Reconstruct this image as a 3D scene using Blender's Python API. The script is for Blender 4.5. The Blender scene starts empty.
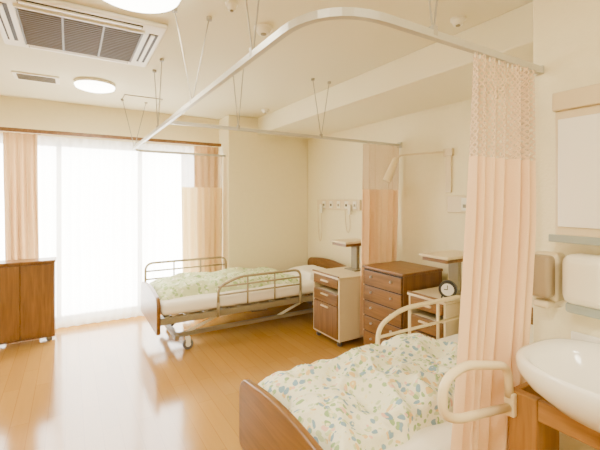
import bpy, bmesh, math, random
from mathutils import Vector, Matrix, noise
random.seed(3)
S=bpy.context.scene
H=2.52
# ------------------------------------------------------------------ materials
def new_mat(name):
    m=bpy.data.materials.new(name); m.use_nodes=True
    nt=m.node_tree; b=nt.nodes['Principled BSDF']
    return m,nt,b
def col(c): return (c[0],c[1],c[2],1)
def plain(name,c,rough=.5,metal=0,bump=0,bscale=60,spec=None,var=0.0,vscale=3):
    m,nt,b=new_mat(name)
    b.inputs['Base Color'].default_value=col(c); b.inputs['Roughness'].default_value=rough; b.inputs['Metallic'].default_value=metal
    if spec is not None: b.inputs['Specular IOR Level'].default_value=spec
    tc=nt.nodes.new('ShaderNodeTexCoord')
    if var>0:
        n=nt.nodes.new('ShaderNodeTexNoise'); n.inputs['Scale'].default_value=vscale
        nt.links.new(tc.outputs['Object'],n.inputs['Vector'])
        r=nt.nodes.new('ShaderNodeMix'); r.data_type='RGBA'
        r.inputs[6].default_value=col([x*(1-var) for x in c]); r.inputs[7].default_value=col([min(1,x*(1+var)) for x in c])
        nt.links.new(n.outputs['Fac'],r.inputs[0]); nt.links.new(r.outputs[2],b.inputs['Base Color'])
    if bump>0:
        n=nt.nodes.new('ShaderNodeTexNoise'); n.inputs['Scale'].default_value=bscale; n.inputs['Detail'].default_value=4
        nt.links.new(tc.outputs['Object'],n.inputs['Vector'])
        bp=nt.nodes.new('ShaderNodeBump'); bp.inputs['Strength'].default_value=bump; bp.inputs['Distance'].default_value=.01
        nt.links.new(n.outputs['Fac'],bp.inputs['Height']); nt.links.new(bp.outputs[0],b.inputs['Normal'])
    return m
def wood(name,c1,c2,axis=2,rough=.35,scale=1.0):
    m,nt,b=new_mat(name)
    tc=nt.nodes.new('ShaderNodeTexCoord'); mp=nt.nodes.new('ShaderNodeMapping')
    s=[14*scale]*3; s[axis]=1.1*scale; mp.inputs['Scale'].default_value=s
    n=nt.nodes.new('ShaderNodeTexNoise'); n.inputs['Scale'].default_value=3; n.inputs['Detail'].default_value=6; n.inputs['Distortion'].default_value=.6
    cr=nt.nodes.new('ShaderNodeValToRGB'); cr.color_ramp.elements[0].position=.32; cr.color_ramp.elements[1].position=.7
    cr.color_ramp.elements[0].color=col(c1); cr.color_ramp.elements[1].color=col(c2)
    nt.links.new(tc.outputs['Object'],mp.inputs['Vector']); nt.links.new(mp.outputs[0],n.inputs['Vector'])
    nt.links.new(n.outputs['Fac'],cr.inputs[0]); nt.links.new(cr.outputs[0],b.inputs['Base Color'])
    b.inputs['Roughness'].default_value=rough
    return m
def emis(name,c,st):
    m,nt,b=new_mat(name); b.inputs['Base Color'].default_value=col(c)
    b.inputs['Emission Color'].default_value=col(c); b.inputs['Emission Strength'].default_value=st
    return m

M_wall=plain('wallpaper',(.89,.81,.55),.85,bump=.25,bscale=90,var=.03,vscale=20)
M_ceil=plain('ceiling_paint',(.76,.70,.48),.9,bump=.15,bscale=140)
M_beam=plain('beam_paint',(.88,.82,.59),.85,bump=.15,bscale=120)
WC1,WC2=(.140,.062,.014),(.235,.108,.028)
M_wood=wood('furniture_wood',WC1,WC2,axis=1)
M_woodv=wood('furniture_wood_v',WC1,WC2,axis=2)
M_woodd=plain('dark_wood_gap',(.02,.01,.004),.6)
M_stand=wood('sink_wood',(.30,.14,.03),(.44,.22,.055),axis=1)
M_standv=wood('sink_wood_v',(.30,.14,.03),(.44,.22,.055),axis=2)
M_cream=plain('cream_plastic',(.74,.62,.39),.4)
M_white=plain('white_plastic',(.88,.84,.70),.35)
M_porc=plain('porcelain',(.95,.92,.82),.12)
M_metal=plain('chrome',(.6,.57,.5),.3,metal=1)
M_rail=plain('painted_rail',(.50,.48,.40),.4,metal=.2)
M_wire=plain('hanger_rod',(.36,.33,.25),.5)
M_grey=plain('grey_frame',(.25,.21,.13),.45)
M_grille=plain('grille_slats',(.13,.095,.05),.55)
M_bedrail=plain('bed_rail_tube',(.32,.26,.15),.35)
M_ivory=plain('ivory_tube',(.82,.69,.42),.3)
M_black=plain('black_plastic',(.03,.03,.03),.4)
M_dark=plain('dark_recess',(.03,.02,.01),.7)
M_rub=plain('rubber',(.12,.11,.1),.6)
M_sheet=plain('sheet',(.93,.88,.76),.9,bump=.2,bscale=25)
M_curt=plain('peach_curtain',(.90,.65,.39),.9,bump=.2,bscale=200)
M_tan=plain('tan_curtain',(.54,.35,.17),.9,bump=.2,bscale=200)
M_yel=plain('buff_curtain',(.80,.62,.32),.9,bump=.2,bscale=200)
M_blue=plain('blue_plastic',(.33,.38,.35),.35)
M_taupe=plain('taupe_plastic',(.34,.26,.15),.35)
M_lamp=emis('lamp_diffuser',(1,.96,.85),14)
M_paper=plain('paper_white',(.9,.88,.84),.6)

def curtain_translucency(m,amt,c):
    nt=m.node_tree; b=nt.nodes['Principled BSDF']; out=nt.nodes['Material Output']
    t=nt.nodes.new('ShaderNodeBsdfTranslucent'); t.inputs[0].default_value=col(c)
    mx=nt.nodes.new('ShaderNodeMixShader'); mx.inputs[0].default_value=amt
    nt.links.new(b.outputs[0],mx.inputs[1]); nt.links.new(t.outputs[0],mx.inputs[2]); nt.links.new(mx.outputs[0],out.inputs[0])
curtain_translucency(M_curt,.25,(.95,.70,.42)); curtain_translucency(M_tan,.2,(.7,.46,.22)); curtain_translucency(M_yel,.3,(.9,.70,.36))

def mesh_mat(name,c,hole=.45,sc=110):
    m,nt,b=new_mat(name); b.inputs['Base Color'].default_value=col(c); b.inputs['Roughness'].default_value=.9
    tc=nt.nodes.new('ShaderNodeTexCoord')
    uvm=nt.nodes.new('ShaderNodeMapping'); uvm.inputs['Rotation'].default_value=(0,0,math.radians(45)); uvm.inputs['Scale'].default_value=(sc,sc,sc)
    nt.links.new(tc.outputs['UV'],uvm.inputs['Vector'])
    v=nt.nodes.new('ShaderNodeTexVoronoi'); v.feature='DISTANCE_TO_EDGE'; v.voronoi_dimensions='2D'; v.inputs['Scale'].default_value=1; v.inputs['Randomness'].default_value=0
    nt.links.new(uvm.outputs[0],v.inputs['Vector'])
    g=nt.nodes.new('ShaderNodeMath'); g.operation='GREATER_THAN'; g.inputs[1].default_value=.17
    nt.links.new(v.outputs['Distance'],g.inputs[0])
    ml=nt.nodes.new('ShaderNodeMath'); ml.operation='MULTIPLY'; ml.inputs[1].default_value=hole*1.6
    nt.links.new(g.outputs[0],ml.inputs[0])
    tr=nt.nodes.new('ShaderNodeBsdfTransparent'); mx=nt.nodes.new('ShaderNodeMixShader')
    nt.links.new(ml.outputs[0],mx.inputs[0]); nt.links.new(b.outputs[0],mx.inputs[1]); nt.links.new(tr.outputs[0],mx.inputs[2])
    nt.links.new(mx.outputs[0],nt.nodes['Material Output'].inputs[0])
    return m
M_mesh=mesh_mat('net_header',(.70,.52,.32),sc=58,hole=.45)

def sheer():
    m,nt,b=new_mat('sheer_curtain')
    b.inputs['Base Color'].default_value=(.95,.93,.88,1); b.inputs['Roughness'].default_value=1
    t=nt.nodes.new('ShaderNodeBsdfTranslucent'); t.inputs[0].default_value=(1,.99,.96,1)
    tr=nt.nodes.new('ShaderNodeBsdfTransparent')
    a=nt.nodes.new('ShaderNodeMixShader'); a.inputs[0].default_value=.75
    nt.links.new(b.outputs[0],a.inputs[1]); nt.links.new(t.outputs[0],a.inputs[2])
    c=nt.nodes.new('ShaderNodeMixShader'); c.inputs[0].default_value=.45
    nt.links.new(a.outputs[0],c.inputs[1]); nt.links.new(tr.outputs[0],c.inputs[2])
    nt.links.new(c.outputs[0],nt.nodes['Material Output'].inputs[0]); return m
M_sheer=sheer()

def floral(name,base,cols,scale,thr,flower):
    m,nt,b=new_mat(name); b.inputs['Roughness'].default_value=.95
    tc=nt.nodes.new('ShaderNodeTexCoord')
    nz=nt.nodes.new('ShaderNodeTexNoise'); nz.inputs['Scale'].default_value=scale*1.5
    nt.links.new(tc.outputs['Object'],nz.inputs['Vector'])
    mx=nt.nodes.new('ShaderNodeMix'); mx.data_type='VECTOR'; mx.inputs[0].default_value=.06
    nt.links.new(tc.outputs['Object'],mx.inputs[4]); nt.links.new(nz.outputs['Color'],mx.inputs[5])
    cur=None
    for i,(c,sc,th) in enumerate(cols):
        v=nt.nodes.new('ShaderNodeTexVoronoi'); v.inputs['Scale'].default_value=sc
        mp=nt.nodes.new('ShaderNodeMapping'); mp.inputs['Location'].default_value=(i*3.1,i*1.7,i*2.3)
        nt.links.new(mx.outputs[1],mp.inputs['Vector']); nt.links.new(mp.outputs[0],v.inputs['Vector'])
        l=nt.nodes.new('ShaderNodeMath'); l.operation='LESS_THAN'; l.inputs[1].default_value=th
        nt.links.new(v.outputs['Distance'],l.inputs[0])
        q=nt.nodes.new('ShaderNodeMix'); q.data_type='RGBA'
        nt.links.new(l.outputs[0],q.inputs[0]); q.inputs[7].default_value=col(c)
        if cur is None: q.inputs[6].default_value=col(base)
        else: nt.links.new(cur,q.inputs[6])
        cur=q.outputs[2]
    nt.links.new(cur,b.inputs['Base Color'])
    n=nt.nodes.new('ShaderNodeTexNoise'); n.inputs['Scale'].default_value=9; n.inputs['Detail'].default_value=3
    nt.links.new(tc.outputs['Object'],n.inputs['Vector'])
    bp=nt.nodes.new('ShaderNodeBump'); bp.inputs['Strength'].default_value=.7; bp.inputs['Distance'].default_value=.04
    nt.links.new(n.outputs['Fac'],bp.inputs['Height']); nt.links.new(bp.outputs[0],b.inputs['Normal'])
    return m
M_flo=floral('floral_duvet',(.87,.85,.64),[((.58,.65,.36),28,.31),((.32,.46,.20),26,.27),((.78,.56,.22),17,.23),((.24,.38,.46),21,.27),((.82,.52,.38),15,.17),((.85,.80,.45),40,.20)],8,.3,1)
M_grn=floral('green_duvet',(.66,.72,.42),[((.36,.50,.20),22,.38),((.87,.86,.65),24,.3)],8,.3,1)

def floor_mat():
    m,nt,b=new_mat('laminate_floor')
    tc=nt.nodes.new('ShaderNodeTexCoord'); mp=nt.nodes.new('ShaderNodeMapping')
    mp.inputs['Rotation'].default_value=(0,0,math.radians(90))
    br=nt.nodes.new('ShaderNodeTexBrick'); br.inputs['Scale'].default_value=1; br.offset=.37
    br.inputs['Color1'].default_value=(.42,.215,.042,1); br.inputs['Color2'].default_value=(.475,.25,.053,1); br.inputs['Mortar'].default_value=(.35,.17,.03,1)
    br.inputs['Mortar Size'].default_value=.002; br.inputs['Brick Width'].default_value=.9; br.inputs['Row Height'].default_value=.1
    nt.links.new(tc.outputs['Object'],mp.inputs['Vector']); nt.links.new(mp.outputs[0],br.inputs['Vector'])
    mp2=nt.nodes.new('ShaderNodeMapping'); mp2.inputs['Scale'].default_value=(22,2,1)
    n=nt.nodes.new('ShaderNodeTexNoise'); n.inputs['Scale'].default_value=2; n.inputs['Detail'].default_value=6
    nt.links.new(tc.outputs['Object'],mp2.inputs['Vector']); nt.links.new(mp2.outputs[0],n.inputs['Vector'])
    mx=nt.nodes.new('ShaderNodeMix'); mx.data_type='RGBA'; mx.blend_type='MULTIPLY'; mx.inputs[0].default_value=.15
    nt.links.new(br.outputs['Color'],mx.inputs[6]); nt.links.new(n.outputs['Fac'],mx.inputs[7])
    nt.links.new(mx.outputs[2],b.inputs['Base Color'])
    b.inputs['Roughness'].default_value=.14; b.inputs['Specular IOR Level'].default_value=.9
    n2=nt.nodes.new('ShaderNodeTexNoise'); n2.inputs['Scale'].default_value=4
    nt.links.new(tc.outputs['Object'],n2.inputs['Vector'])
    bp=nt.nodes.new('ShaderNodeBump'); bp.inputs['Strength'].default_value=.05; bp.inputs['Distance'].default_value=.02
    nt.links.new(n2.outputs['Fac'],bp.inputs['Height']); nt.links.new(bp.outputs[0],b.inputs['Normal'])
    return m
M_floor=floor_mat()

# ------------------------------------------------------------------ builder
def fillet(pts,r,n=6,closed=False):
    P=[Vector(p) for p in pts]; out=[]
    N=len(P)
    for i in range(N):
        if not closed and i in (0,N-1): out.append(P[i]); continue
        a=P[i-1]; c=P[(i+1)%N]; b=P[i]
        d1=(a-b); d2=(c-b); l=min(r,d1.length*.49,d2.length*.49)
        p1=b+d1.normalized()*l; p2=b+d2.normalized()*l
        for k in range(n+1):
            t=k/n; out.append(p1*(1-t)**2+b*2*t*(1-t)+p2*t*t)
    return out
class B:
    def __init__(s): s.v=[];s.f=[];s.m=[];s.sm=[];s.mats=[];s.uv={}
    def mi(s,mat):
        if mat not in s.mats: s.mats.append(mat)
        return s.mats.index(mat)
    def add(s,vs,fs,mat,smooth=False,uvs=None):
        o=len(s.v); s.v+=[tuple(v) for v in vs]; k=s.mi(mat)
        for i,f in enumerate(fs):
            s.f.append([x+o for x in f]); s.m.append(k); s.sm.append(smooth)
        if uvs:
            for i,u in enumerate(uvs): s.uv[o+i]=u
    def box(s,x0,x1,y0,y1,z0,z1,mat,bev=.004,seg=2,rot=None,piv=None):
        bm=bmesh.new(); bmesh.ops.create_cube(bm,size=1)
        for v in bm.verts:
            v.co=Vector(((x0+x1)/2+v.co.x*(x1-x0),(y0+y1)/2+v.co.y*(y1-y0),(z0+z1)/2+v.co.z*(z1-z0)))
        bv=min(bev,.45*min(abs(x1-x0),abs(y1-y0),abs(z1-z0)))
        if bv>0: bmesh.ops.bevel(bm,geom=bm.edges[:],offset=bv,segments=seg,profile=.5,affect='EDGES')
        s.bm(bm,mat,seg>2,rot,piv)
    def bm(s,bm,mat,smooth=False,rot=None,piv=None):
        bm.verts.ensure_lookup_table(); bm.verts.index_update()
        vs=[v.co.copy() for v in bm.verts]
        if rot is not None:
            pv=Vector(piv); vs=[rot@(v-pv)+pv for v in vs]
        s.add(vs,[[v.index for v in f.verts] for f in bm.faces],mat,smooth); bm.free()
    def cyl(s,p0,p1,r,mat,n=20,r2=None,smooth=True):
        p0=Vector(p0);p1=Vector(p1); d=(p1-p0).normalized()
        a=d.orthogonal().normalized(); b=d.cross(a); r2=r if r2 is None else r2
        vs=[];
        for p,rr in ((p0,r),(p1,r2)):
            for i in range(n):
                t=2*math.pi*i/n; vs.append(p+a*math.cos(t)*rr+b*math.sin(t)*rr)
        s.add(vs,[[i,(i+1)%n,n+(i+1)%n,n+i] for i in range(n)],mat,smooth)
        s.add(vs[:n],[list(range(n))[::-1]],mat); s.add(vs[n:],[list(range(n))],mat)
    def tube(s,pts,r,mat,n=10,closed=False):
        P=[Vector(p) for p in pts]; Q=[P[0]]
        for p in P[1:]:
            if (p-Q[-1]).length>1e-5: Q.append(p)
        P=Q; N=len(P); vs=[]; a=None
        for i in range(N):
            if closed: d=(P[(i+1)%N]-P[i-1]).normalized()
            else: d=(P[min(i+1,N-1)]-P[max(i-1,0)]).normalized()
            if a is None: a=d.orthogonal().normalized()
            else: a=(a-d*a.dot(d)).normalized()
            b=d.cross(a)
            for k in range(n):
                t=2*math.pi*k/n; vs.append(P[i]+a*math.cos(t)*r+b*math.sin(t)*r)
        fs=[]
        for i in range(N if closed else N-1):
            j=(i+1)%N
            for k in range(n): fs.append([i*n+k,i*n+(k+1)%n,j*n+(k+1)%n,j*n+k])
        if not closed: fs.append(list(range(n))[::-1]); fs.append([(N-1)*n+k for k in range(n)])
        s.add(vs,fs,mat,True)
    def prism(s,poly,d,mat,bev=.006):
        bm=bmesh.new(); vs=[bm.verts.new(Vector(p)) for p in poly]; f=bm.faces.new(vs)
        r=bmesh.ops.extrude_face_region(bm,geom=[f]); 
        nv=[g for g in r['geom'] if isinstance(g,bmesh.types.BMVert)]
        for v in nv: v.co+=Vector(d)
        bmesh.ops.recalc_face_normals(bm,faces=bm.faces[:])
        if bev>0:
            es=[e for e in bm.edges if len(e.link_faces)==2 and any(len(x.verts)>4 for x in e.link_faces)]
            bmesh.ops.bevel(bm,geom=es,offset=bev,segments=2,profile=.5,affect='EDGES')
        s.bm(bm,mat)
    def loft(s,rings,mat,cap0=True,cap1=True,smooth=True):
        n=len(rings[0]); vs=[v for r in rings for v in r]; fs=[]
        for i in range(len(rings)-1):
            for k in range(n): fs.append([i*n+k,i*n+(k+1)%n,(i+1)*n+(k+1)%n,(i+1)*n+k])
        if cap0: fs.append(list(range(n))[::-1])
        if cap1: fs.append([(len(rings)-1)*n+k for k in range(n)])
        s.add(vs,fs,mat,smooth)
    def sph(s,c,r,mat,sc=(1,1,1),n=16):
        bm=bmesh.new(); bmesh.ops.create_uvsphere(bm,u_segments=n,v_segments=n//2,radius=r)
        for v in bm.verts: v.co=Vector((c[0]+v.co.x*sc[0],c[1]+v.co.y*sc[1],c[2]+v.co.z*sc[2]))
        s.bm(bm,mat,True)
    def done(s,name,parent=None):
        xs=[v[0] for v in s.v]; ys=[v[1] for v in s.v]; zs=[v[2] for v in s.v]
        o=Vector(((min(xs)+max(xs))/2,(min(ys)+max(ys))/2,min(zs)))
        me=bpy.data.meshes.new(name); me.from_pydata([tuple(Vector(v)-o) for v in s.v],[],s.f)
        for m in s.mats: me.materials.append(m)
        me.polygons.foreach_set('material_index',s.m); me.polygons.foreach_set('use_smooth',s.sm)
        if s.uv:
            l=me.uv_layers.new(name='UVMap')
            for lp in me.loops: l.data[lp.index].uv=s.uv.get(lp.vertex_index,(0,0))
        me.update()
        ob=bpy.data.objects.new(name,me); S.collection.objects.link(ob); ob.location=o
        return ob

def rbox(name,x0,x1,y0,y1,z0,z1,mat,bev=0):
    b=B(); b.box(x0,x1,y0,y1,z0,z1,mat,bev,1); return b.done(name)

# ------------------------------------------------------------------ room shell
XL,XR,YB,YW=-2.4,2.95,-1.5,5.02
rbox('floor',XL-.1,XR+.1,YB-.1,YW+.12,-.1,0,M_floor)
rbox('ceiling',XL-.1,XR+.1,YB-.1,YW+.12,H,H+.1,M_ceil)
rbox('wall_right',XR,XR+.1,.9,YW+.12,0,H,M_wall)
rbox('wall_left',XL-.1,XL,YB,YW+.12,0,H,M_wall)
rbox('wall_back',XL-.1,XR+.1,YB-.1,YB,0,H,M_wall)
rbox('wall_sink',1.74,XR+.1,YB,.9,0,H,M_wall,.006)
WX0,WX1,WZ0,WZ1=-.95,1.56,.06,2.08
b=B()
b.box(XL,WX0,YW,YW+.12,0,H,M_wall,0); b.box(WX1,1.74,YW,YW+.12,0,H,M_wall,0)
b.box(WX0,WX1,YW,YW+.12,WZ1,H,M_wall,0); b.box(WX0,WX1,YW,YW+.12,0,WZ0,M_wall,0)
b.done('wall_window')
rbox('wall_column',1.74,XR,4.65,YW+.12,0,H,M_wall,.008)
rbox('wall_column.001',XL,-1.35,4.65,YW,0,H,M_wall,.008)
rbox('ceiling_beam',2.15,XR,.9,4.65,2.30,H,M_beam,.006)
M_base=plain('baseboard_brown',(.36,.20,.09),.5)
rbox('baseboard_right',XR-.012,XR,.92,4.64,0,.07,M_base)
rbox('baseboard_column',1.75,XR-.015,4.638,4.65,0,.07,M_base)
rbox('baseboard_sink',1.728,1.74,YB,.895,0,.07,M_base)
M_alu=plain('aluminium_frame',(.60,.58,.52),.4)
b=B()
for x in (WX0,-.13,.72,WX1-.05): b.box(x,x+.05,YW+.04,YW+.09,WZ0,WZ1,M_alu,.003)
for z in (WZ0,WZ1-.05): b.box(WX0,WX1,YW+.04,YW+.09,z,z+.05,M_alu,.003)
b.done('window_1')
def wavy(b,x0,x1,y,z0,z1,nf,amp,mat,x0b=None,x1b=None,hdr=None,hmat=None,nz=24,seed=0,per=14,yb=0,irr=0.0):
    x0b=x0 if x0b is None else x0b; x1b=x1 if x1b is None else x1b
    nu=int(nf*per); 
    zs=[z1+(z0-z1)*k/nz for k in range(nz+1)]
    if hdr:
        zs=sorted(set(zs+[z1-hdr]),reverse=True)
    vs=[];uv=[]
    for z in zs:
        t=(z1-z)/(z1-z0)
        for i in range(nu+1):
            u=i/nu
            ph=2*math.pi*nf*u+irr*2.4*noise.noise(Vector((u*3.1+seed*2,.3*t,seed)))
            w=noise.noise(Vector((u*nf*.45+seed,t*1.3,seed)))
            xa=x0+(x1-x0)*u; xb=x0b+(x1b-x0b)*u
            tt=t*t*(3-2*t)
            a=amp*(.55+.45*min(1,t*3))*(1+(.5+irr*.6)*w)
            yy=y+yb*t+a*math.sin(ph+1.6*w*min(1,t*2.5))+.35*a*math.sin(2*ph+seed+2*t)*(t)
            xx=xa*(1-tt)+xb*tt+.35*a*math.cos(ph+seed)*t
            vs.append((xx,yy,z)); uv.append((u*nf*.14,z))
    n=nu+1; fs=[];fh=[]
    for k in range(len(zs)-1):
        for i in range(nu):
            q=[k*n+i,k*n+i+1,(k+1)*n+i+1,(k+1)*n+i]
            (fh if (hdr and zs[k]>z1-hdr+1e-4) else fs).append(q)
    o=len(b.v); b.add(vs,fs,mat,True,uv)
    if fh:
        k=b.mi(hmat)
        for q in fh: b.f.append([x+o for x in q]); b.m.append(k); b.sm.append(True)
b=B(); wavy(b,-1.0,1.60,4.945,.02,2.12,26,.018,M_sheer,per=8,nz=6); b.done('sheer_curtain')
b=B(); wavy(b,-.58,-.29,4.855,.03,2.12,4,.035,M_tan,x0b=-.55,x1b=-.27,seed=2,irr=.6); b.done('window_curtain')
b=B(); wavy(b,1.36,1.68,4.865,.03,2.12,4,.03,M_tan,seed=5,irr=.6); b.done('window_curtain')
b=B(); b.box(-1.32,1.72,4.845,4.875,2.13,2.17,M_wood,.006); 
for x in (-1.2,-.3,.7,1.6): b.box(x,x+.03,4.87,5.02,2.14,2.16,M_metal,.002)
b.done('curtain_rod')

# ------------------------------------------------------------------ hospital curtain rails
ZR=2.0; XF=.605; YN=.865; YP=2.85; YF=4.76
b=B()
def sweep_rect(b,pts,w,h,mat):
    P=[Vector(p) for p in pts]; vs=[]
    for i,p in enumerate(P):
        d=(P[min(i+1,len(P)-1)]-P[max(i-1,0)]); d.z=0; d.normalize(); s=Vector((d.y,-d.x,0))
        for a,c in ((-1,-1),(1,-1),(1,1),(-1,1)): vs.append(p+s*a*w/2+Vector((0,0,c*h/2)))
    fs=[]
    for i in range(len(P)-1):
        for k in range(4): fs.append([i*4+k,i*4+(k+1)%4,(i+1)*4+(k+1)%4,(i+1)*4+k])
    fs.append([0,1,2,3]); n=len(P)-1; fs.append([n*4+3,n*4+2,n*4+1,n*4])
    b.add(vs,fs,mat)
path=fillet([(1.735,YN,ZR),(XF,YN,ZR),(XF,YF,ZR),(1.74,YF,ZR)],.24,10)
sweep_rect(b,path,.022,.026,M_rail)
sweep_rect(b,[(XF,YP,ZR),(XR,YP,ZR)],.022,.024,M_rail)
b.box(1.725,1.74,YN-.015,YN+.02,ZR-.018,ZR+.018,M_rail); b.box(XR-.02,XR,YP-.03,YP+.03,ZR-.03,ZR+.03,M_rail)
def hanger(b,p,dx,dy,top=H):
    for s_ in (-1,1):
        q=(p[0]+dx*s_,p[1]+dy*s_,top-.004); b.cyl(p,q,.0035,M_wire,8)
        b.cyl((q[0],q[1],top-.02),(q[0],q[1],top),.016,M_wire,14)
    b.box(p[0]-.012,p[0]+.012,p[1]-.012,p[1]+.012,p[2]-.005,p[2]+.03,M_wire,.003)
hanger(b,(XF,1.35,ZR),.0,.14); hanger(b,(XF,2.2,ZR),.1,0); hanger(b,(XF,3.2,ZR),0,.15); hanger(b,(XF,4.5,ZR),.12,0)
hanger(b,(1.05,YN,ZR),.08,0); hanger(b,(1.95,YP,ZR),.09,.0); hanger(b,(1.15,YP,ZR),.0,.12)
b.done('hospital_curtain_track')
b=B(); wavy(b,1.27,1.655,YN,.06,ZR-.015,5.5,.033,M_curt,x0b=1.17,x1b=1.48,hdr=.38,hmat=M_mesh,nz=40,seed=1.3,yb=.012,per=20,irr=1.0); 
for i in range(13):
    x=1.28+i*.03; b.cyl((x,YN,ZR-.03),(x,YN,ZR-.013),.003,M_white,6)
b.done('privacy_curtain')
b=B(); wavy(b,2.45,2.93,YP+.0,.10,ZR-.015,6,.028,M_curt,x0b=2.43,x1b=2.88,hdr=.45,hmat=M_mesh,nz=30,seed=4.1,per=18,irr=.8); b.done('privacy_curtain')
b=B(); wavy(b,1.17,1.70,YF+.0,.10,ZR-.015,6,.022,M_yel,x0b=1.19,x1b=1.70,hdr=.40,hmat=M_mesh,nz=30,seed=7.1,irr=.6); b.done('privacy_curtain')

# ------------------------------------------------------------------ beds
def board(b,x0,x1,y0,y1,z0,z1,r=.09,arch=.03):
    poly=[]; ym=(y0+y1)/2
    for (cy,cz,a0,a1) in ((y1-r,z1-r,0,90),(y0+r,z1-r,90,180)):
        for k in range(9):
            a=math.radians(a0+(a1-a0)*k/8); poly.append((x0,cy+r*math.cos(a),cz+r*math.sin(a)))
        if a0==0:
            for k in range(1,12):
                t=k/12; poly.append((x0,y1-r-(y1-y0-2*r)*t,z1+arch*math.sin(math.pi*t)))
    rb=.03
    for (cy,cz,a0,a1) in ((y0+rb,z0+rb,180,270),(y1-rb,z0+rb,270,360)):
        for k in range(5):
            a=math.radians(a0+(a1-a0)*k/4); poly.append((x0,cy+rb*math.cos(a),cz+rb*math.sin(a)))
    b.prism(poly,(x1-x0,0,0),M_wood,.008)
def guard(b,xa,xb,y,z0,z1,mat,n=2,drop=.0,r=.013):
    pts=fillet([(xa,y,z0),(xa,y,z1-drop),(xa+.22,y,z1),(xb,y,z1),(xb,y,z0)],.09,7)
    b.tube(pts,r,mat)
    for k in range(1,n+1):
        z=z0+(z1-z0)*(k/(n+1)) if n>1 else z0+(z1-z0)*.5
        b.tube([(xa,y,z),(xb,y,z)],r*.7,mat)
    for x in (xa+(xb-xa)*.33,xa+(xb-xa)*.66): b.tube([(x,y,z0-.04),(x,y,z1)],r*.7,mat)
    for x in (xa,xb): b.tube([(x,y,z0+.01),(x,y,z0-.13)],r*1.15,mat)
def bed(name,x0,x1,y0,y1,fz0=.22,fz1=.57):
    b=B(); ym=(y0+y1)/2
    board(b,x0,x0+.035,y0,y1,fz0,fz1); board(b,x1-.035,x1,y0,y1,fz0,.63)
    b.box(x0+.045,x1-.045,y0+.015,y1-.015,.36,.485,M_sheet,.045,5)
    for y in (y0+.01,y1-.04): b.box(x0+.035,x1-.035,y,y+.03,.285,.345,M_grey,.006)
    for i in range(12):
        x=x0+.1+i*(x1-x0-.2)/11; b.box(x-.02,x+.02,y0+.03,y1-.03,.33,.355,M_grey,.004)
    for y in (y0+.13,y1-.16): b.box(x0+.18,x1-.2,y,y+.035,.11,.15,M_grey,.006)
    for x in (x0+.2,x1-.25): b.box(x-.02,x+.02,y0+.08,y1-.08,.10,.145,M_grey,.006)
    for y in (y0+.15,y1-.15):
        b.tube([(x0+.3,y,.14),(x0+.75,y,.3)],.015,M_white); b.tube([(x1-.9,y,.14),(x1-.45,y,.3)],.015,M_white)
    b.cyl((x0+.75,ym,.2),(x0+1.15,ym,.2),.035,M_grey,16); b.box(x0+1.1,x0+1.3,ym-.07,ym+.07,.15,.28,M_grey,.01)
    for x in (x0+.3,x1-.25):
        for y in (y0+.08,y1-.08):
            b.cyl((x,y-.012,.05),(x,y+.012,.05),.05,M_rub,20); b.cyl((x,y-.016,.05),(x,y+.016,.05),.025,M_white,14)
            b.box(x-.022,x+.022,y-.022,y+.022,.065,.12,M_white,.006)
    return b
def duvet(b,x0,x1,y0,y1,z,th,mat,seed,lump=.035,ruff=.03,nx=70,ny=50):
    vs=[]
    for i in range(nx+1):
        for j in range(ny+1):
            u=i/nx*2-1; v=j/ny*2-1
            ex=ruff*noise.noise(Vector((v*2.2,seed,1))); ey=ruff*noise.noise(Vector((u*2.7,seed,5)))
            e=max(0,(1-abs(u)**5))*max(0,(1-abs(v)**5)); h=e**.33
            x=(x0+x1)/2+(x1-x0)/2*u+ex*(u); y=(y0+y1)/2+(y1-y0)/2*v+ey*v
            p=Vector((x*3.2+seed,y*3.2,seed))
            f=noise.noise(p)+.6*(1-2*abs(noise.noise(p*2.1)))+.25*noise.noise(p*4.5)
            vs.append((x,y,z+h*(th+lump*f)))
    n=ny+1; fs=[[i*n+j,(i+1)*n+j,(i+1)*n+j+1,i*n+j+1] for i in range(nx) for j in range(ny)]
    b.add(vs,fs,mat,True)
FY0,FY1=3.60,4.50
b=bed('f',.67,2.88,FY0,FY1,.2,.54)
duvet(b,.74,2.25,FY0+.16,FY1-.02,.475,.10,M_grn,2.0,lump=.045,ruff=.10)
duvet(b,2.40,2.80,FY0+.15,FY1-.2,.48,.085,M_sheet,6.0,lump=.01,nx=24,ny=30)
guard(b,.72,1.66,FY1+.015,.45,.72,M_bedrail,n=2)
guard(b,1.24,2.18,FY0-.012,.42,.66,M_bedrail,n=2,drop=.08)
b.done('hospital_bed')
NY0,NY1=.93,1.78
b=bed('n',.72,2.90,NY0,NY1,.22)
duvet(b,.79,2.05,NY0+.15,NY1-.03,.475,.095,M_flo,9.0,lump=.075,ruff=.09,nx=90,ny=60)
duvet(b,2.42,2.82,NY0+.15,NY1-.1,.48,.085,M_sheet,6.0,lump=.01,nx=24,ny=30)
guard(b,1.66,2.52,NY1+.015,.42,.72,M_ivory,n=1,drop=.08,r=.015)
b.done('hospital_bed')

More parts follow.
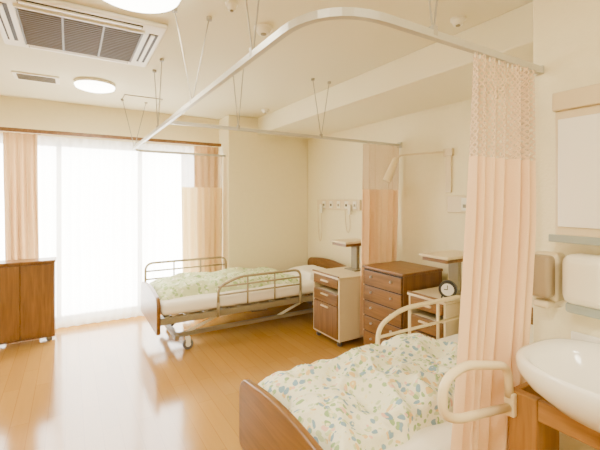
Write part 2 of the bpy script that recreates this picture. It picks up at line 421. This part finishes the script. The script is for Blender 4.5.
# ------------------------------------------------------------------ furniture
def caster(b,x,y,r=.025):
    b.cyl((x,y-.01,r),(x,y+.01,r),r,M_rub,14); b.box(x-.012,x+.012,y-.012,y+.012,r,2*r+.012,M_grey,.003)
def chest(name,x0,x1,y0,y1,z0,z1,rows):
    b=B()
    b.box(x0+.02,x1,y0,y1,z0,z1-.025,M_woodv,.004)
    b.box(x0,x1+.005,y0-.008,y1+.008,z1-.025,z1,M_wood,.006)
    b.box(x0+.012,x0+.02,y0+.015,y1-.015,z0+.02,z1-.03,M_woodd,0)
    h=(z1-.035-z0-.02)/rows
    for i in range(rows):
        a=z0+.02+i*h; b.box(x0,x0+.014,y0+.012,y1-.012,a+.006,a+h-.006,M_wood,.004)
        for y in (y0+(y1-y0)*.25,y0+(y1-y0)*.75):
            b.cyl((x0,y,a+h*.62),(x0-.016,y,a+h*.62),.010,M_metal,12)
    for x in (x0+.06,x1-.05):
        for y in (y0+.05,y1-.05): caster(b,x,y)
    return b.done(name)
chest('chest_of_drawers',2.35,2.85,2.25,2.75,.06,.82,5)
def bedside(name,x0,x1,y0,y1,zt,sx0,sx1,sy0,sy1,sz):
    b=B(); z0=.06
    b.box(x0+.01,x1,y0,y0+.022,z0,zt,M_cream,.006); b.box(x0+.01,x1,y1-.022,y1,z0,zt,M_cream,.006)
    b.box(x1-.02,x1,y0,y1,z0,zt,M_cream,.004)
    b.box(x0-.005,x1,y0-.006,y1+.006,zt,zt+.022,M_cream,.008)
    b.box(x0-.005,x0+.01,y0,y1,zt+.02,zt+.035,M_wood,.004)
    b.box(x0+.01,x1-.02,y0+.022,y1-.022,z0,z0+.02,M_cream,.003)
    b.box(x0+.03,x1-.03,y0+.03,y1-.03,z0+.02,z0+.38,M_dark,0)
    b.box(x0,x0+.03,y0+.026,y1-.026,z0+.02,z0+.33,M_woodv,.005)
    b.box(x0,x0+.03,y0+.026,y1-.026,z0+.34,z0+.45,M_wood,.005)
    b.box(x0+.03,x1-.03,y0+.03,y1-.03,z0+.38,z0+.45,M_cream,0)
    b.box(x0,x0+.03,y0+.026,y1-.026,zt-.09,zt-.005,M_wood,.005)
    ym=(y0+y1)/2
    for z in (z0+.42,zt-.045,z0+.30): b.box(x0-.015,x0+.002,ym-.06,ym+.06,z-.008,z+.008,M_cream,.004)
    px=(sx0+sx1)/2+.06; py=(sy0+sy1)/2
    b.box(px-.02,px+.02,py-.05,py+.05,zt+.02,sz,M_grey,.006)
    b.box(px-.08,px+.08,py-.09,py+.09,zt+.02,zt+.035,M_grey,.004)
    b.box(sx0,sx1,sy0,sy1,sz,sz+.022,M_cream,.008)
    b.box(sx0+.02,sx1-.02,sy0+.02,sy1-.02,sz-.03,sz,M_wood,.004)
    for x in (x0+.05,x1-.05):
        for y in (y0+.05,y1-.05): caster(b,x,y)
    return b.done(name)
bedside('bedside_cabinet',2.20,2.68,2.92,3.38,.66,2.38,2.74,3.04,3.32,.98)
bedside('bedside_cabinet',2.36,2.82,1.84,2.20,.66,2.42,2.84,1.86,2.14,.98)
b=B()
b.box(-.70,-.13,4.58,4.80,.05,.80,M_woodv,.004); b.box(-.71,-.122,4.565,4.80,.80,.825,M_wood,.006)
for x0_,x1_ in ((-.695,-.417),(-.413,-.135)): b.box(x0_,x1_,4.566,4.58,.07,.785,M_woodv,.004)
for x in (-.65,-.18):
    for y in (4.62,4.76): caster(b,x,y)
b.done('storage_cabinet')

# clock
b=B(); c=Vector((2.46,1.89,.682+.075)); d=Vector((-.85,-.5,.0)).normalized()
b.cyl(c-d*.02,c+d*.02,.065,M_black,32); b.cyl(c+d*.018,c+d*.022,.046,M_paper,32)
s_=Vector((d.y,-d.x,0)); 
b.tube([c+d*.024,c+d*.024+Vector((0,0,.032))],.003,M_black,6); b.tube([c+d*.024,c+d*.024+s_*.025],.0035,M_black,6)
for k in (-1,1): b.cyl(c+s_*k*.04+Vector((0,0,-.05)),c+s_*k*.045+Vector((0,0,-.073)),.006,M_black,8)
b.done('alarm_clock')

def panel(name,y0,y1,z0,z1,hands=()):
    b=B(); X=XR-.001; b.box(X-.035,X,y0,y1,z0,z1,M_cream,.006)
    n=int((y1-y0)/.16)
    for i in range(n):
        y=y0+.05+i*(y1-y0-.1)/n; b.box(X-.042,X-.03,y,y+.07,z0+.02,z1-.02,M_white,.004)
        b.box(X-.045,X-.04,y+.02,y+.05,z0+.045,z0+.075,M_dark if i%2 else M_grey,.001)
    for y,L in hands:
        b.box(X-.075,X-.04,y-.025,y+.025,z0-.05,z0+.07,M_white,.01,3)
        pts=fillet([(X-.055,y,z0-.04),(X-.055,y-.01,z0-.04-L*.7),(X-.055,y+.03,z0-.04-L),(X-.055,y+.07,z0-.04-L*.7),(X-.055,y+.09,z0+.0)],.08,6)
        b.tube(pts,.005,M_cream,6)
    return b.done(name)
panel('nurse_call_panel',3.46,4.36,1.30,1.43,((4.22,.42),(3.62,.25))); panel('wall_outlet_panel',1.30,2.25,1.32,1.47,())
# reading lamp
b=B()
b.box(XR-.02,XR,2.22,2.28,1.50,1.90,M_cream,.005)
b.tube(fillet([(XR-.01,2.25,1.87),(XR-.12,2.50,1.87),(2.70,2.62,1.86),(2.67,2.64,1.80)],.04,5),.009,M_cream)
b.box(XR-.03,XR-.0,2.2,2.3,1.83,1.9,M_cream,.006)
b.cyl((2.655,2.63,1.81),(2.58,2.67,1.61),.028,M_ivory,20,r2=.04); b.sph((2.655,2.63,1.81),.028,M_ivory)
b.done('reading_lamp')

# ------------------------------------------------------------------ ceiling equipment
b=B(); ax0,ax1,ay0,ay1=-.38,.52,2.42,3.24; z=H-.03
b.box(ax0,ax1,ay0,ay1,z,H,M_white,.02,3)
gx0,gx1,gy0,gy1=ax0+.13,ax1-.13,ay0+.12,ay1-.12
b.box(gx0,gx1,gy0,gy1,z-.004,z+.001,M_dark,0)
n=20
for i in range(n):
    y=gy0+.01+(gy1-gy0-.02)*i/(n-1); b.box(gx0,gx1,y-.0045,y+.0045,z-.014,z-.003,M_grille,.001)
for x in (gx0,(gx0*2+gx1)/3,(gx0+gx1*2)/3,gx1): b.box(x-.006,x+.006,gy0,gy1,z-.016,z-.002,M_grille,.001)
for a in (gy0-.012,gy1): b.box(gx0-.012,gx1+.012,a,a+.012,z-.016,z,M_white,.002)
for a in (gx0-.012,gx1): b.box(a,a+.012,gy0,gy1,z-.016,z,M_white,.002)
for y0_,y1_ in ((ay0+.035,ay0+.09),(ay1-.09,ay1-.035)):
    b.box(gx0+.01,gx1-.01,y0_,y1_,z-.003,z+.001,M_dark,0); b.box(gx0+.015,gx1-.015,y0_+.012,y1_-.02,z-.012,z-.002,M_white,.003)
for x0_,x1_ in ((ax0+.035,ax0+.09),(ax1-.09,ax1-.035)):
    b.box(x0_,x1_,gy0+.01,gy1-.01,z-.003,z+.001,M_dark,0); b.box(x0_+.012,x1_-.02,gy0+.015,gy1-.015,z-.012,z-.002,M_white,.003)
b.done('ceiling_air_conditioner')
b=B(); b.box(-.42,-.08,3.98,4.20,H-.012,H,M_white,.004); b.box(-.39,-.11,4.005,4.175,H-.014,H-.011,M_dark,0)
for i in range(4): y=4.02+i*.04; b.box(-.39,-.11,y-.003,y+.006,H-.02,H-.012,M_grey,.001)
b.done('ceiling_vent')
b=B(); b.box(.48,.86,4.28,4.60,H-.006,H,M_grey,.001); b.box(.487,.853,4.287,4.593,H-.009,H-.004,M_ceil,.001); b.done('ceiling_access_panel')
LC=(1,.91,.72)
def lampfix(x,y,r,p):
    b=B(); 
    rings=[]
    for rr,zz in ((r,H),(r,H-.02),(r*.97,H-.035)): rings.append([(x+rr*math.cos(2*math.pi*k/40),y+rr*math.sin(2*math.pi*k/40),zz) for k in range(40)])
    b.loft(rings,M_white)
    rings=[]
    for rr,zz in ((r*.99,H-.030),(r*.95,H-.05),(r*.7,H-.065),(r*.35,H-.073)): rings.append([(x+rr*math.cos(2*math.pi*k/40),y+rr*math.sin(2*math.pi*k/40),zz) for k in range(40)])
    b.loft(rings,M_lamp); b.done('ceiling_and_fill_light')
    l=bpy.data.lights.new('ceiling_and_fill_lamp','AREA'); l.shape='DISK'; l.size=r*2; l.energy=p; l.color=LC
    o=bpy.data.objects.new('ceiling_and_fill_bulb',l); o.location=(x,y,H-.09); S.collection.objects.link(o)
lampfix(.20,4.0,.17,20); lampfix(.28,2.04,.22,24); lampfix(-.4,.2,.25,48); lampfix(1.0,-.7,.22,30); lampfix(-1.5,2.4,.22,10)  # first two are room lamps; last three are out of view, added as fill light
def detector(x,y,r,z=H):
    b=B(); b.cyl((x,y,z-.012),(x,y,z),r,M_white,28); b.cyl((x,y,z-.04),(x,y,z-.012),r*.6,M_white,28,r2=r*.8); b.cyl((x,y,z-.045),(x,y,z-.04),r*.3,M_grey,16)
    return b.done('smoke_detector')
detector(1.04,2.16,.06); detector(1.98,1.45,.045); detector(2.02,4.15,.05); detector(.76,1.98,.035)

# ------------------------------------------------------------------ sink area
b=B()
cx,cy,a_,b_=1.495,.415,.243,.368
def se(sc,z,n=3.0,dx=0,N=64,k2=1):
    out=[]
    for k in range(N):
        t=2*math.pi*k/N; c,s=math.cos(t),math.sin(t)
        x=cx+dx+a_*sc*k2*math.copysign(abs(c)**(2/n),c); y=cy+b_*sc*math.copysign(abs(s)**(2/n),s)
        out.append((x,y,z))
    return out
b.loft([se(.5,.742),se(.72,.765),se(.9,.81),se(.985,.85),se(1.0,.87),se(1.0,.89),se(.985,.90),se(.95,.902),se(.88,.895,dx=-.012,k2=.97),se(.85,.87,dx=-.015,k2=.93),se(.79,.83,dx=-.015,k2=.92),se(.66,.795,dx=-.015,k2=.9),se(.4,.775,dx=-.01),se(.1,.768,dx=-.01)],M_porc)
b.cyl((cx-.01,cy,.768),(cx-.01,cy,.772),.02,M_metal,20)
b.box(1.725,1.738,cy-.33,cy+.33,.87,.915,M_porc,.006,3)
b.tube(fillet([(1.70,cy,.9),(1.70,cy,1.02),(1.58,cy,1.03),(1.56,cy,.99)],.04,6),.012,M_metal); b.box(1.67,1.72,cy-.08,cy+.08,.90,.915,M_metal,.005)
b.done('wash_basin')
b=B()
b.box(1.405,1.425,.10,.71,.665,.738,M_stand,.004)
b.box(1.40,1.44,.71,.81,0,.738,M_standv,.004); b.box(1.40,1.44,.02,.10,0,.738,M_standv,.004)
b.box(1.44,1.726,.785,.808,0,.738,M_standv,.003); b.box(1.44,1.726,.022,.045,0,.738,M_standv,.003)
b.box(1.425,1.726,.045,.785,.25,.27,M_stand,.003)
b.done('sink_stand')
b=B(); Y=.798
b.tube(fillet([(1.385,Y,.72),(1.375,Y,.835),(1.25,Y,.865),(1.12,Y,.895),(1.015,Y,.865),(1.01,Y,.765),(1.08,Y,.725),(1.385,Y,.68)],.06,7),.015,M_ivory,14)
b.box(1.375,1.398,Y-.022,Y+.016,.65,.735,M_ivory,.005)
b.done('grab_rail')
b=B()
M_gloss=plain('cabinet_door_white',(.94,.92,.84),.15)
b.box(1.67,1.74,.30,.79,1.80,1.875,M_cream,.006); b.box(1.685,1.74,.31,.785,1.30,1.80,M_cream,.006)
b.box(1.676,1.686,.325,.77,1.335,1.765,M_gloss,.003)
b.box(1.65,1.74,.30,.79,1.275,1.30,M_white,.006); b.box(1.645,1.655,.30,.79,1.275,1.305,M_blue,.003)
b.done('wall_cabinet')
b=B(); b.box(1.665,1.74,.765,.865,1.03,1.225,M_cream,.015,4); b.box(1.605,1.67,.77,.86,1.05,1.22,M_taupe,.018,4); b.box(1.63,1.70,.785,.845,1.005,1.035,M_cream,.01,3); b.done('soap_dispenser')
b=B(); b.box(1.61,1.74,.58,.735,1.045,1.235,M_white,.035,5); b.box(1.63,1.74,.59,.725,1.01,1.05,M_blue,.012,4); b.done('soap_dispenser')

# ------------------------------------------------------------------ light & camera
w=bpy.data.worlds.new('World'); S.world=w; w.use_nodes=True
bg=w.node_tree.nodes['Background']; bg.inputs[0].default_value=(1,.97,.90,1); bg.inputs[1].default_value=21
cam=bpy.data.cameras.new('cam'); cam.sensor_width=36; cam.lens=22.8; cam.shift_y=-.045; cam.clip_start=.02
o=bpy.data.objects.new('camera',cam); o.location=(0,0,1.45); o.rotation_euler=(math.pi/2,0,math.radians(-31.2)); S.collection.objects.link(o); S.camera=o
